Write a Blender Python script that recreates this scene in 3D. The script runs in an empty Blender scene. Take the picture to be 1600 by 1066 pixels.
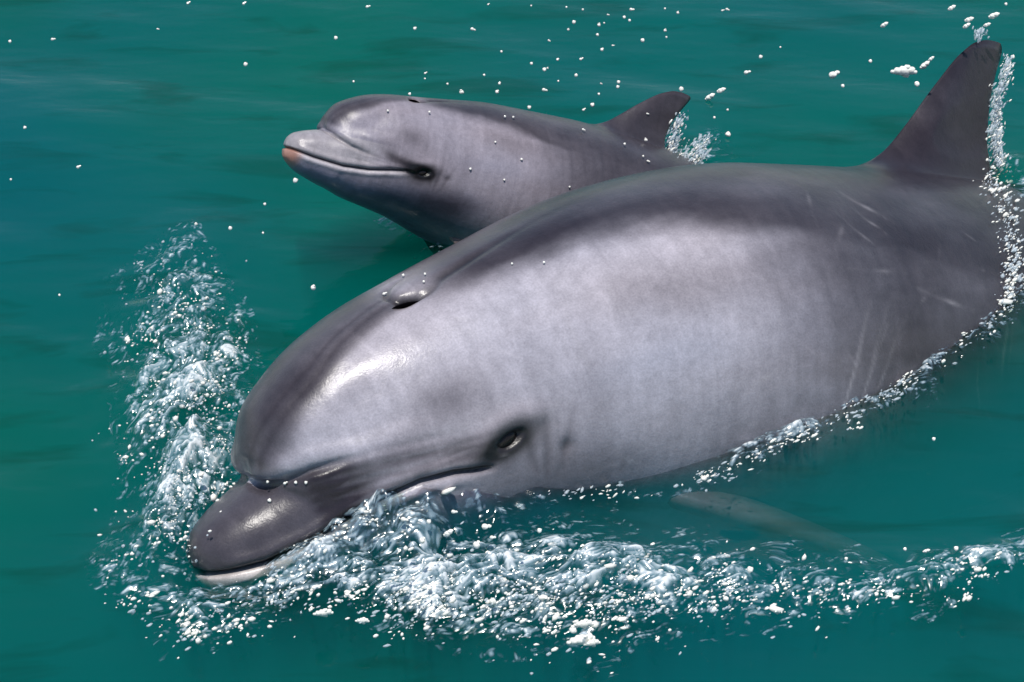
import bpy, math, random
import numpy as np

# ------------------------------------------------------------------ camera, sky, sun, exposure
PHI, DIST, FPX = math.radians(33.0), 4.0, 4200.0          # pitch down, metres to the aim point, focal length in photo pixels
scene = bpy.context.scene
col = scene.collection
FWD = np.array([0, math.cos(PHI), -math.sin(PHI)]); RGT = np.array([1., 0, 0]); UPV = np.array([0, math.sin(PHI), math.cos(PHI)])
CAM = -FWD * DIST
cd = bpy.data.cameras.new('camera'); cam = bpy.data.objects.new('camera', cd); col.objects.link(cam)
cam.location = CAM; cam.rotation_euler = (math.pi / 2 - PHI, 0, 0)
cd.sensor_width = 36; cd.lens = 36 * FPX / 1600; cd.clip_start = .05; cd.clip_end = 1000
scene.camera = cam

SUN_EL, SUN_AZ = math.radians(79), math.radians(194)       # azimuth measured from +Y (away from camera) clockwise seen from above
sdir = np.array([math.sin(SUN_AZ) * math.cos(SUN_EL), math.cos(SUN_AZ) * math.cos(SUN_EL), math.sin(SUN_EL)])
world_ = bpy.data.worlds.new('World'); scene.world = world_; world_.use_nodes = True
wn = world_.node_tree; sky = wn.nodes.new('ShaderNodeTexSky'); sky.sky_type = 'NISHITA'; sky.sun_disc = False
sky.sun_elevation = SUN_EL; sky.sun_rotation = SUN_AZ; sky.air_density = 1.0; sky.dust_density = .25
bgn = wn.nodes['Background']; wn.links.new(sky.outputs[0], bgn.inputs[0]); bgn.inputs[1].default_value = .105
sl = bpy.data.lights.new('sun', 'SUN'); sl.energy = 4.1; sl.angle = math.radians(.55); sl.color = (1, .955, .89)
sun = bpy.data.objects.new('sun', sl); col.objects.link(sun); sun.location = (-2, -2, 5)
import mathutils
sun.rotation_euler = mathutils.Vector(sdir).to_track_quat('Z', 'Y').to_euler()
vs = scene.view_settings; vs.view_transform = 'Standard'; vs.look = 'None'; vs.exposure = 0; vs.gamma = 1; vs.use_curve_mapping = False
scene.render.engine = 'CYCLES'
cy = scene.cycles; cy.use_denoising = True; cy.max_bounces = 8; cy.transparent_max_bounces = 24; cy.volume_bounces = 1
cy.use_adaptive_sampling = True; cy.adaptive_threshold = .025; cy.caustics_reflective = False; cy.caustics_refractive = False; cy.sample_clamp_indirect = 6

# ------------------------------------------------------------------ small helpers
rng = np.random.default_rng(11)
def ground(px, py, z=0.0):
    """point where the photo pixel meets the level z"""
    d = FWD + RGT * ((px - 800) / FPX) + UPV * ((533 - py) / FPX)
    return CAM + d * ((z - CAM[2]) / d[2])
def to_px(P):
    q = np.asarray(P) - CAM; z = q @ FWD
    return np.stack([800 + FPX * (q @ RGT) / z, 533 - FPX * (q @ UPV) / z], -1)
def sstep(a, b, x):
    t = np.clip((x - a) / (b - a), 0, 1); return t * t * (3 - 2 * t)
def hash3(i, j, k, s):
    n = (i.astype(np.int64) * 374761393 + j.astype(np.int64) * 668265263 + k.astype(np.int64) * 2147483647 + s * 1274126177) & 0xffffffff
    n = ((n ^ (n >> 13)) * 1274126177) & 0xffffffff
    n = ((n ^ (n >> 16)) * 2246822519) & 0xffffffff
    return ((n ^ (n >> 15)) & 0xffff) / 65535.0
def vnoise(P, s=0):
    P = np.asarray(P, float); F = np.floor(P).astype(np.int64); f = P - F; f = f * f * f * (f * (f * 6 - 15) + 10)
    r = 0
    for a in (0, 1):
        for b in (0, 1):
            for c in (0, 1):
                w = (f[..., 0] if a else 1 - f[..., 0]) * (f[..., 1] if b else 1 - f[..., 1]) * (f[..., 2] if c else 1 - f[..., 2])
                r = r + w * hash3(F[..., 0] + a, F[..., 1] + b, F[..., 2] + c, s)
    return r * 2 - 1
def fbm(P, o=4, s=0):
    P = np.asarray(P, float); r = 0; a = 1; t = 0
    for k in range(o):
        r = r + a * vnoise(P * 2 ** k + 17.3 * k, s + k); t += a; a *= .5
    return r / t
def mesh_from(name, V, F, attrs=None, smooth=True):
    """V (n,3), F (m,3) or (m,4)"""
    V = np.asarray(V, np.float32); F = np.asarray(F, np.int32); k = F.shape[1]
    me = bpy.data.meshes.new(name)
    me.vertices.add(len(V)); me.vertices.foreach_set('co', V.ravel())
    me.loops.add(F.size); me.loops.foreach_set('vertex_index', F.ravel())
    me.polygons.add(len(F)); me.polygons.foreach_set('loop_start', np.arange(0, F.size, k, dtype=np.int32))
    me.update(calc_edges=True)
    me.polygons.foreach_set('use_smooth', np.full(len(F), smooth))
    for nm, A in (attrs or {}).items():
        A = np.asarray(A, np.float32)
        if A.ndim == 1:
            at = me.attributes.new(nm, 'FLOAT', 'POINT'); at.data.foreach_set('value', A)
        else:
            at = me.attributes.new(nm, 'FLOAT_VECTOR', 'POINT'); at.data.foreach_set('vector', A.ravel())
    me.validate(); me.update()
    return me
def obj(name, me, mat=None, parent=None):
    o = bpy.data.objects.new(name, me); col.objects.link(o)
    if mat is not None and not me.materials: me.materials.append(mat)
    if parent is not None: o.parent = parent
    return o
def tag(o, label=None, cat=None, group=None, kind=None):
    for k, v in (('label', label), ('category', cat), ('group', group), ('kind', kind)):
        if v: o[k] = v
    return o
def grid_faces(nu, nv, wrap=False):
    i = np.arange(nu - 1)[:, None]; j = np.arange(nv if wrap else nv - 1)[None]
    j2 = (j + 1) % nv
    return np.stack([i * nv + j, i * nv + j2, (i + 1) * nv + j2, (i + 1) * nv + j], -1).reshape(-1, 4)
def N(nt, t, **kw):
    n = nt.nodes.new(t)
    for k, v in kw.items():
        if k in n.inputs.keys() if isinstance(k, str) else False: n.inputs[k].default_value = v
        else: setattr(n, k, v)
    return n
def material(name):
    m = bpy.data.materials.new(name); m.use_nodes = True; nt = m.node_tree
    for n in list(nt.nodes): nt.nodes.remove(n)
    out = nt.nodes.new('ShaderNodeOutputMaterial'); return m, nt, out
def mathn(nt, op, a, b=None, c=None):
    n = nt.nodes.new('ShaderNodeMath'); n.operation = op
    for i, v in enumerate((a, b, c)):
        if v is None: continue
        if isinstance(v, (int, float)): n.inputs[i].default_value = v
        else: nt.links.new(v, n.inputs[i])
    return n.outputs[0]
def ramp(nt, fac, stops):
    n = nt.nodes.new('ShaderNodeValToRGB'); cr = n.color_ramp
    while len(cr.elements) < len(stops): cr.elements.new(.5)
    for e, (p, c) in zip(cr.elements, stops): e.position = p; e.color = (*c, 1) if len(c) == 3 else c
    nt.links.new(fac, n.inputs[0]); return n.outputs[0]

# ------------------------------------------------------------------ splash layout: photo pixels that meet the water, spread (px) and strength
def dense(poly, n=60):
    P = np.array(poly, float); d = np.r_[0, np.cumsum(np.hypot(*np.diff(P[:, :2], axis=0).T))]
    t = np.linspace(0, d[-1], max(n, int(d[-1] / 8)))
    return np.stack([np.interp(t, d, P[:, k]) for k in range(P.shape[1])], -1)
BOW = [(318, 365, 16, .1), (300, 410, 34, .25), (285, 455, 52, .42), (268, 500, 58, .62), (280, 545, 68, .75), (292, 590, 66, .7), (285, 640, 70, .85),
       (300, 690, 68, .95), (295, 740, 66, 1), (285, 785, 58, .95), (262, 830, 52, .85), (235, 870, 46, .7)]
BOW_IN = [(335, 470, 26, .3), (345, 560, 22, .6), (335, 640, 30, .55), (345, 720, 22, .7)]
CHIN = [(170, 880, 16, .45), (215, 955, 24, .5), (290, 985, 30, .7), (350, 960, 34, .7), (420, 940, 34, .65), (480, 915, 34, .55)]
FRONT = [(430, 918, 18, .5), (490, 922, 24, .6), (560, 925, 32, .75), (620, 930, 42, .88), (670, 932, 50, .95), (720, 930, 56, 1), (790, 925, 58, 1), (860, 935, 60, 1), (930, 945, 58, 1),
         (1000, 935, 52, .95), (1080, 928, 46, .75), (1160, 925, 40, .62), (1240, 930, 36, .55), (1320, 930, 32, .55), (1400, 922, 30, .55), (1480, 910, 25, .6), (1560, 885, 22, .65), (1640, 850, 20, .65)]
LIP = [(440, 885, 12, .6), (500, 845, 16, .8), (560, 805, 20, .85), (620, 772, 16, .9), (680, 754, 9, .9), (742, 748, 5, .8)]
LIP_G = [(430, 905, 14, .6), (490, 885, 20, .8), (550, 862, 24, .66), (610, 838, 22, .62), (670, 818, 18, .68), (730, 802, 9, .8), (780, 795, 5, .5)]
PILE = [(440, 915, 26, .3), (500, 895, 34, .6), (560, 872, 38, .85), (620, 848, 38, 1), (680, 826, 36, 1), (740, 808, 32, .85), (800, 798, 26, .55), (860, 790, 20, .25)]
FLANK = [(840, 770, 5, .5), (900, 768, 9, .8), (960, 772, 9, .8), (1010, 776, 6, .4), (1070, 760, 6, .5), (1140, 728, 10, .7), (1210, 695, 15, .95), (1280, 668, 17, .95),
         (1350, 635, 13, .75), (1430, 590, 12, .6), (1500, 540, 13, .7), (1560, 490, 12, .75), (1600, 450, 11, .8), (1640, 420, 11, .8)]
WAKE = [(1562, 262, 14, .6), (1572, 300, 20, .7), (1580, 340, 18, .7), (1588, 390, 16, .7), (1596, 440, 14, .7)]
CALFCHIN = [(590, 350, 8, .6), (640, 364, 12, .85), (690, 376, 12, .85)]
CALFWAKE = [(1058, 262, 12, .9), (1085, 250, 20, .9), (1110, 262, 18, .5)]
ALLP = [(dense(p), h) for p, h in ((BOW, .05), (BOW_IN, .03), (CHIN, .03), (FRONT, .055), (PILE, .14), (FLANK, .012), (WAKE, .012), (CALFWAKE, .02))]
def foam_density(Q, polys=None):
    """Q (n,2) photo pixels of water points -> strength and mound height"""
    D = np.zeros(len(Q)); Hh = np.zeros(len(Q))
    if polys is not None:                                            # ragged tongues
        q3 = np.concatenate([Q, np.zeros((len(Q), 1))], 1)
        Q = Q + 46 * np.stack([fbm(q3 / 75, 3, 71), fbm(q3 / 75 + 5.5, 3, 72)], -1)
    for P, h in (polys or ALLP):
        lo = P[:, :2].min(0) - 200; hi = P[:, :2].max(0) + 200
        m = np.where(((Q > lo) & (Q < hi)).all(1))[0]
        if not len(m): continue
        for a in range(0, len(m), 20000):
            mm = m[a:a + 20000]
            dd = np.hypot(Q[mm, None, 0] - P[None, :, 0], Q[mm, None, 1] - P[None, :, 1])
            v = (P[None, :, 3] * np.exp(-(dd / P[None, :, 2]) ** 2 * .9)).max(1)
            hh = (P[None, :, 3] * h * np.exp(-(dd / (P[None, :, 2] * 1.6 + 10)) ** 2)).max(1)
            D[mm] = np.maximum(D[mm], v); Hh[mm] = np.maximum(Hh[mm], hh)
    return D, Hh

# ------------------------------------------------------------------ water
def water_height(x, y):
    P = np.stack([x * .9 - .3 * y, y * 2.4 + .75 * x, 0 * x + .3], -1)
    near = np.exp(-((x / 6) ** 2 + (y / 6) ** 2))
    h = .018 * fbm(P * 1.1, 2, 3) + .006 * fbm(P * 3.1, 2, 9)
    return h * (.35 + .65 * near)
def axis(lo, hi, step, far):
    c = np.arange(lo, hi + step * .5, step); a = []; s = step; v = hi
    while v < far: s *= 1.22; v += s; a.append(v)
    b = []; s = step; v = lo
    while v > -far: s *= 1.22; v -= s; b.append(v)
    return np.r_[b[::-1], c, a]
gx = axis(-1.15, 1.2, .0055, 160); gy = axis(-1.0, 1.35, .0065, 160)
X, Y = np.meshgrid(gx, gy, indexing='ij')
Z = water_height(X.ravel(), Y.ravel())
Q = to_px(np.stack([X.ravel(), Y.ravel(), 0 * Z], -1))
inb = (np.abs(X.ravel()) < 1.3) & (np.abs(Y.ravel()) < 1.5)
FD = np.zeros(len(Z)); FH = np.zeros(len(Z))
FD[inb], FH[inb] = foam_density(Q[inb])
lump = fbm(np.stack([X.ravel() * 16, Y.ravel() * 16, 0 * Z], -1), 4, 21)
lump2 = fbm(np.stack([X.ravel() * 45, Y.ravel() * 45, 0 * Z + 4], -1), 2, 31)
Z = Z + FH * (.5 + .35 * lump) + FD * .003 * lump2
jaw = np.exp(-(((Q[:, 0] - 345) / 75) ** 2 + ((Q[:, 1] - 905) / 45) ** 2)); Z = Z - .020 * jaw * inb
# interpolators for later placement
def wz(x, y):
    i = np.clip(np.searchsorted(gx, x) - 1, 0, len(gx) - 2); j = np.clip(np.searchsorted(gy, y) - 1, 0, len(gy) - 2)
    u = np.clip((x - gx[i]) / (gx[i + 1] - gx[i]), 0, 1); v = np.clip((y - gy[j]) / (gy[j + 1] - gy[j]), 0, 1); G = Z.reshape(X.shape)
    return G[i, j] * (1 - u) * (1 - v) + G[i + 1, j] * u * (1 - v) + G[i, j + 1] * (1 - u) * v + G[i + 1, j + 1] * u * v
nx, ny = X.shape
V = np.stack([X.ravel(), Y.ravel(), Z], -1)
Fq = grid_faces(nx, ny)[:, ::-1]
# close the body of water: a rim of side faces down to the deep and a bottom
rim = np.r_[np.arange(ny), (np.arange(1, nx)) * ny + ny - 1, (nx - 1) * ny + np.arange(ny - 1)[::-1], (np.arange(1, nx - 1)[::-1]) * ny]
low = V[rim].copy(); low[:, 2] = -8; nb = len(V); V2 = np.r_[V, low, [[0, 0, -8]]]
k = np.arange(len(rim)); k2 = (k + 1) % len(rim)
side = np.stack([rim[k], rim[k2], nb + k2, nb + k], -1)
bot = np.stack([nb + k, nb + k2, np.full(len(k), nb + len(rim)), np.full(len(k), nb + len(rim))], -1)
def tris(Q): return np.concatenate([Q[:, [0, 1, 2]], Q[:, [0, 2, 3]]])
Ft = np.concatenate([tris(Fq), tris(side), bot[:, :3]])
m_water, nt, out = material('sea_water')
co = N(nt, 'ShaderNodeTexCoord')
mp = N(nt, 'ShaderNodeMapping'); mp.inputs['Scale'].default_value = (1.0, 2.6, 1); mp.inputs['Rotation'].default_value = (0, 0, .3); nt.links.new(co.outputs['Object'], mp.inputs[0])
n1 = N(nt, 'ShaderNodeTexNoise'); n1.inputs['Scale'].default_value = 3.2; n1.inputs['Detail'].default_value = 2.5; n1.inputs['Roughness'].default_value = .55; nt.links.new(mp.outputs[0], n1.inputs['Vector'])
n2 = N(nt, 'ShaderNodeTexNoise'); n2.inputs['Scale'].default_value = 15; n2.inputs['Detail'].default_value = 3; nt.links.new(mp.outputs[0], n2.inputs['Vector'])
hsum = mathn(nt, 'MULTIPLY_ADD', n2.outputs[0], .16, n1.outputs[0])
bp = N(nt, 'ShaderNodeBump'); bp.inputs['Strength'].default_value = .2; bp.inputs['Distance'].default_value = .03; nt.links.new(hsum, bp.inputs['Height'])
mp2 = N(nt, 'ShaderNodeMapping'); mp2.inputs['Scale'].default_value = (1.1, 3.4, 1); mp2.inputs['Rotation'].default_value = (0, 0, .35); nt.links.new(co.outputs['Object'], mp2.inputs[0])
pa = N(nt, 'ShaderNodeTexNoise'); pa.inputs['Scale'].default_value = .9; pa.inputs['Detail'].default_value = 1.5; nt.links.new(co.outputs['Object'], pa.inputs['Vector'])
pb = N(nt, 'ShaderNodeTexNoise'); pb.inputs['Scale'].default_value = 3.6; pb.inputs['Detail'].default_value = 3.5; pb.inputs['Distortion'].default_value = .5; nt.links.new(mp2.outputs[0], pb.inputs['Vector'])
ta = ramp(nt, pa.outputs[0], [(.35, (.95, 1.0, .86)), (.65, (.93, .92, 1.0))]); ripple_shade = ramp(nt, pb.outputs[0], [(.33, (.70, .80, .74)), (.46, (1, 1, 1)), (.72, (1, 1, 1))])  # dark ripple streaks painted into the tint, imitating darker sky reflections
tm = N(nt, 'ShaderNodeMix', data_type='RGBA', blend_type='MULTIPLY'); tm.inputs['Factor'].default_value = 1; nt.links.new(ta, tm.inputs['A']); nt.links.new(ripple_shade, tm.inputs['B'])
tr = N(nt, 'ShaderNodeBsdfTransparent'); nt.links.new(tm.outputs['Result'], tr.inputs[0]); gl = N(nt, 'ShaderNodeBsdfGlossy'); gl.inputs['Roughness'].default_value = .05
nt.links.new(bp.outputs[0], gl.inputs['Normal'])
fr = N(nt, 'ShaderNodeFresnel'); fr.inputs['IOR'].default_value = 1.33; nt.links.new(bp.outputs[0], fr.inputs['Normal'])
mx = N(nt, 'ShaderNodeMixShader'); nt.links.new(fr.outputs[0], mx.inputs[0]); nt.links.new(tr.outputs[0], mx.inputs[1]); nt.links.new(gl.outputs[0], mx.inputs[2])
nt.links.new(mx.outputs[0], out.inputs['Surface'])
WATER_SCATTER, WATER_ABSORB = (.02, 2.15, 2.08), (5.6, 2.25, 2.25)
vsc = N(nt, 'ShaderNodeVolumeScatter'); vab = N(nt, 'ShaderNodeVolumeAbsorption'); va = N(nt, 'ShaderNodeAddShader')
k_ = max(WATER_SCATTER); vsc.inputs['Color'].default_value = (*[c / k_ for c in WATER_SCATTER], 1); vsc.inputs['Density'].default_value = k_; vsc.inputs['Anisotropy'].default_value = .0
k_ = max(WATER_ABSORB); vab.inputs['Color'].default_value = (*[1 - c / k_ for c in WATER_ABSORB], 1); vab.inputs['Density'].default_value = k_
nt.links.new(vsc.outputs[0], va.inputs[0]); nt.links.new(vab.outputs[0], va.inputs[1]); nt.links.new(va.outputs[0], out.inputs['Volume'])
water = obj('water', mesh_from('water', V2, Ft), m_water); tag(water, kind='structure', label='green blue sea water with soft low ripples')

# ------------------------------------------------------------------ dolphins
def pchip(u, U, Yv):
    U = np.asarray(U, float); Yv = np.asarray(Yv, float); h = np.diff(U); d = np.diff(Yv) / h
    m = np.zeros(len(U)); m[0] = d[0]; m[-1] = d[-1]
    for i in range(1, len(U) - 1):
        if d[i - 1] * d[i] > 0:
            w1 = 2 * h[i] + h[i - 1]; w2 = h[i] + 2 * h[i - 1]; m[i] = (w1 + w2) / (w1 / d[i - 1] + w2 / d[i])
    k = np.clip(np.searchsorted(U, u, side='right') - 1, 0, len(U) - 2); t = (u - U[k]) / h[k]
    return (1 + 2 * t) * (1 - t) ** 2 * Yv[k] + t * (1 - t) ** 2 * h[k] * m[k] + t * t * (3 - 2 * t) * Yv[k + 1] + t * t * (t - 1) * h[k] * m[k + 1]
# guide rows: top x,z | side x,z,half width | belly x,z | section exponents (metres from the beak, before scaling)
ADULT = np.array([
[-.012,-.006, -.012,-.016,.0004, -.012,-.024, 1,1],
[-.008,.010, -.007,-.016,.024, -.009,-.038, .95,.95],
[.006,.026, .008,-.016,.044, .002,-.050, .9,.9],
[.040,.040, .045,-.018,.062, .038,-.064, .80,.9],
[.074,.050, .09,-.020,.078, .085,-.076, .88,.9],
[.090,.054, .122,-.018,.090, .12,-.085, .88,.9],
[.093,.058, .134,-.010,.093, .135,-.088, .9,.9],
[.090,.070, .146,-.002,.097, .15,-.092, .92,.9],
[.091,.086, .160,.008,.103, .165,-.096, .95,.9],
[.100,.106, .180,.016,.109, .185,-.102, .95,.9],
[.117,.131, .205,.022,.120, .21,-.108, .95,.9],
[.158,.157, .240,.026,.131, .245,-.117, .95,.92],
[.210,.179, .285,.027,.141, .29,-.129, .95,.94],
[.275,.194, .330,.026,.150, .335,-.142, .95,.96],
[.340,.203, .380,.024,.159, .385,-.157, .97,.97],
[.450,.219, .470,.020,.179, .47,-.182, 1,1],
[.620,.250, .630,.015,.210, .63,-.215, 1,1],
[.850,.270, .850,.010,.237, .85,-.240, 1,1],
[1.10,.270, 1.10,.010,.240, 1.10,-.240, 1,1],
[1.40,.248, 1.40,.010,.208, 1.40,-.208, 1,1],
[1.70,.200, 1.70,.010,.150, 1.70,-.150, 1,1],
[2.00,.140, 2.00,.010,.090, 2.00,-.095, 1,1],
[2.30,.080, 2.30,.010,.042, 2.30,-.050, 1,1],
[2.50,.045, 2.50,.005,.022, 2.50,-.030, 1,1],
[2.52,.004, 2.52,.002,.001, 2.52,-.004, 1,1]])
def loft(rows, nu, nh):
    uu = np.linspace(0, len(rows) - 1, 4000); U = np.arange(len(rows)); gd = lambda u: [pchip(u, U, rows[:, k]) for k in range(9)]
    g = gd(uu)
    ds = np.hypot(np.diff(g[0]), np.diff(g[1])) * .5 + np.hypot(np.diff(g[2]), np.diff(g[4])) * .5
    xm = .5 * (g[2][1:] + g[2][:-1]); ds = ds / np.where(xm < .45, 1, np.where(xm < 1.6, 2.0, 6))
    s = np.r_[0, np.cumsum(ds)]; u = np.interp(np.linspace(0, s[-1], nu), s, uu)
    xT, zT, xS, zS, w, xB, zB, eT, eB = [a[:, None] for a in gd(u)]
    th = -np.pi / 2 + np.pi * np.interp(np.linspace(0, 1, nh), [0, .2, .9, 1], [0, .22, .93, 1])
    s_ = np.sin(th)[None]; c_ = np.abs(np.cos(th))[None]; up = s_ >= 0; sp = np.abs(s_)
    y = w * np.where(up, c_ ** eT, c_ ** eB)
    z = np.where(up, zS + (zT - zS) * sp ** eT, zS + (zB - zS) * sp ** eB)
    x = np.where(up, xS + (xT - xS) * sp ** 1.5, xS + (xB - xS) * sp ** 1.5)
    zeta = np.where(up, sp ** eT, -sp ** eB) + 0 * w
    L = np.stack([x, y, z], -1); R = L[:, ::-1].copy(); R[..., 1] *= -1
    return np.concatenate([L, R[:, 1:-1]], 1), np.concatenate([th, th[::-1][1:-1]]), np.concatenate([zeta, zeta[:, ::-1][:, 1:-1]], 1)
_c = np.linspace(0, 1, 400)
FINC, FINH = _c, np.clip(pchip(_c, [0, .10, .25, .38, .50, .60, .70, .80, .89, .95, .985, 1], [0, .02, .13, .34, .62, .86, .975, 1, .995, .94, .74, 0]), 0, 1)
def raise_fin(P, T, xa, xb, hmax, sh1, sh2, peak=.78, band=.22):
    t = np.clip(np.abs(np.pi / 2 - T) / band, 0, 1)[None]; c = (P[..., 0] - xa) / (xb - xa)
    H = np.interp(np.clip(c, 0, 1), FINC, FINH)
    H = np.where((c < 0) | (c > 1), 0, H) * hmax
    g = (1 - t) ** 1.5; h = H * g
    yf = .011 + .05 * np.exp(-h / .022) + .012 * (1 - g)
    yn = yf * np.clip((H - h) / .03, 0, 1) ** .5; yb = np.abs(P[..., 1]); m = (t < 1) & (H > 0)
    w = np.clip(H / .05, 0, 1) * (1 - sstep(.75, 1, t))
    Qn = P.copy()
    Qn[..., 1] = np.where(m, np.sign(P[..., 1]) * (yb * (1 - w) + np.minimum(yn, yb) * w), P[..., 1])
    Qn[..., 2] += np.where(m, h, 0); Qn[..., 0] += np.where(m, sh1 * h + sh2 * h * h, 0)
    return Qn, np.where(m, h, 0) / hmax
def spine_frame(p, n=500):
    xs = np.linspace(-.1, 2.8, n); a, b = sstep(.2, .9, xs), sstep(.9, 1.7, xs)
    pit = p['pitch'] + p['pb'] * a + p['pc'] * b; yaw = p['yaw'] + p['yb'] * a + p['yc'] * b
    h = np.stack([-np.cos(yaw) * np.cos(pit), -np.sin(yaw) * np.cos(pit), np.sin(pit)], -1)
    C = np.cumsum(-h * (xs[1] - xs[0]), 0); C = C - C[np.searchsorted(xs, 0)]
    L0 = np.stack([np.sin(yaw), -np.cos(yaw), 0 * yaw], -1); U0 = np.cross(h, L0); r = p['roll']
    return xs, C, L0 * np.cos(r) + U0 * np.sin(r), U0 * np.cos(r) - L0 * np.sin(r)
def bend(P, p):
    """anatomy coordinates -> world, along the swimming spine"""
    xs, C, L, U = spine_frame(p); f = lambda A: np.stack([np.interp(P[..., 0], xs, A[:, k]) for k in range(3)], -1)
    c, l, u = f(C), f(L), f(U); l /= np.linalg.norm(l, axis=-1, keepdims=True); u /= np.linalg.norm(u, axis=-1, keepdims=True)
    return np.array(p['pos']) + p['s'] * (c + P[..., 1:2] * l + P[..., 2:3] * u)
def normals(P):
    du = np.gradient(P, axis=0); dv = (np.roll(P, -1, 1) - np.roll(P, 1, 1)) * .5
    n = np.cross(dv, du); n /= np.linalg.norm(n, axis=-1, keepdims=True) + 1e-12
    return n
MOUTH = ([-.02, .05, .10, .16, .20, .24, .28, .30, .325], [-.016, -.022, -.017, -.002, .006, .008, .002, -.004, -.010])
MOUTH_C = ([-.02, .05, .131, .2, .26, .3, .33], [-.016, -.027, -.033, -.027, -.014, -.007, -.012])
def sculpt(P, calf):
    """mouth line, eyelids, blowhole, creases and folds; returns moved points and masks"""
    n = normals(P); x, y, z = P[..., 0], P[..., 1], P[..., 2]; ay = np.abs(y); d = np.zeros_like(x)
    g = lambda v, w: np.exp(-(v / w) ** 2)
    zm = np.interp(x, *(MOUTH_C if calf else MOUTH)); low = z < .12
    mouth = g(z - zm, .0038) * (1 - sstep(.31, .335, x)) * low
    d -= .0075 * mouth
    d += .0035 * g(z - zm - .012, .008) * (1 - sstep(.26, .33, x)) * low * sstep(.0, .03, x)     # lip rolls
    d += .003 * g(z - zm + .012, .008) * (1 - sstep(.26, .33, x)) * low * sstep(.0, .03, x)
    ex, ez = (.352, -.002) if calf else (.354, .015)
    rx, rz = (x - ex) * .96 + (z - ez) * .28, -(x - ex) * .28 + (z - ez) * .96
    er = np.sqrt((rx / .038) ** 2 + (rz / .0235) ** 2); side = ay > .05
    slit = np.exp(-((rx / .0165) ** 2 + (rz / .0075) ** 2) ** 2) * side
    d += .0038 * np.exp(-(er - 1) ** 2 / .22) * side * (.12 + .88 * sstep(-.012, .012, rz)) - .010 * slit
    # creases between melon and eye, above the gape
    band = 0
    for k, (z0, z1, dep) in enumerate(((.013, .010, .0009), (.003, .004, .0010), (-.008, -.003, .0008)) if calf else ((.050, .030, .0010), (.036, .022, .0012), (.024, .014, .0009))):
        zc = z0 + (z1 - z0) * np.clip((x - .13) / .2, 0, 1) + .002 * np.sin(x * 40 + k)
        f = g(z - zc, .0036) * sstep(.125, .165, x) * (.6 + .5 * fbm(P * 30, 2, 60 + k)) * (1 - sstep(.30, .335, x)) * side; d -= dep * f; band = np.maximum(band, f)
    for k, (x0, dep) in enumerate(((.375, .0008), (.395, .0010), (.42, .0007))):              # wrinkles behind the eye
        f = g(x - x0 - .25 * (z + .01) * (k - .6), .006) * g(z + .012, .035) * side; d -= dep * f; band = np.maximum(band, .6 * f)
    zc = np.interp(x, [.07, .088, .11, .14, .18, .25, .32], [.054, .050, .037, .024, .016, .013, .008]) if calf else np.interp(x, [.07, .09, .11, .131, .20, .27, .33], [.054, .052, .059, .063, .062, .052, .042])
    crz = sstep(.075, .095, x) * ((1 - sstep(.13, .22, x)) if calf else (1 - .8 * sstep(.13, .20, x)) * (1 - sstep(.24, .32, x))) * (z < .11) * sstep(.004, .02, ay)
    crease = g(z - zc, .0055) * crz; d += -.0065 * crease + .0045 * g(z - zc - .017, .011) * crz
    band = np.maximum(band, .9 * crease)  # shade under the melon's overhang, painted in with the dark fold lines
    ear = g(x - .42, .010) * g(z + (.003 if calf else .016), .009) * side; d -= .002 * ear
    # blowhole: crescent round a soft plug on the crown
    top = (z > .12)
    bx, by = x - .350, y - .026
    rr = np.hypot(bx / 1.15, by); ang = np.arctan2(by, -bx)          # 0 = forward
    arc = g(rr - .029, .0052) * top * (np.cos((ang - .5) * .5) ** 2)
    hole = g(bx + .024, .014) * g(by - .022, .0085) * top
    d -= .0060 * arc + .012 * hole; d += .0015 * g(rr, .021) * top
    trail = g(by - .018 + .10 * np.clip(bx - .03, 0, 1), .007) * sstep(.0, .04, bx) * (1 - .45 * sstep(.05, .12, bx)) * (1 - sstep(.2, .5, bx)) * top; d -= .0035 * trail * (1 - sstep(.05, .2, bx))
    # the melon's shoulder fold from the blowhole to the crease
    yb = np.interp(x, [.075, .106, .127, .186, .239, .32, .36], [.040, .057, .068, .074, .064, .056, .045])
    sh = np.tanh((yb - ay) / .007); headtop = sstep(.045, .085, z) * (1 - sstep(.29, .37, x))
    d += .0010 * sh * headtop - .0085 * sstep(.004, .035, ay - yb) * sstep(.055, .09, z) * (1 - sstep(.12, .16, z)) * sstep(.08, .11, x) * (1 - sstep(.17, .30, x))
    for k, off in enumerate((-.016, -.031)):
        f = g(ay - yb - off, .004) * headtop; d -= .0003 * f; band = np.maximum(band, .75 * f)
    # faint body swells
    d += .0025 * fbm(P * np.array([3.2, 5, 5]), 3, 5) * sstep(.2, .5, x)
    if calf:                                                          # birth folds run round the flank
        for x0 in (.62, .70, .79, .89):
            f = g(x - x0 - .06 * z, .011) * sstep(-.15, -.05, z) * (1 - sstep(.12, .22, z)); d -= .0007 * f
    return P + n * d[..., None], dict(mouth=mouth, er=er, slit=slit, band=band, ear=ear, arc=arc, hole=hole, trail=trail, sh=sh, headtop=headtop, side=side, zm=zm, zc=zc, ex=ex, ez=ez)
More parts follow.
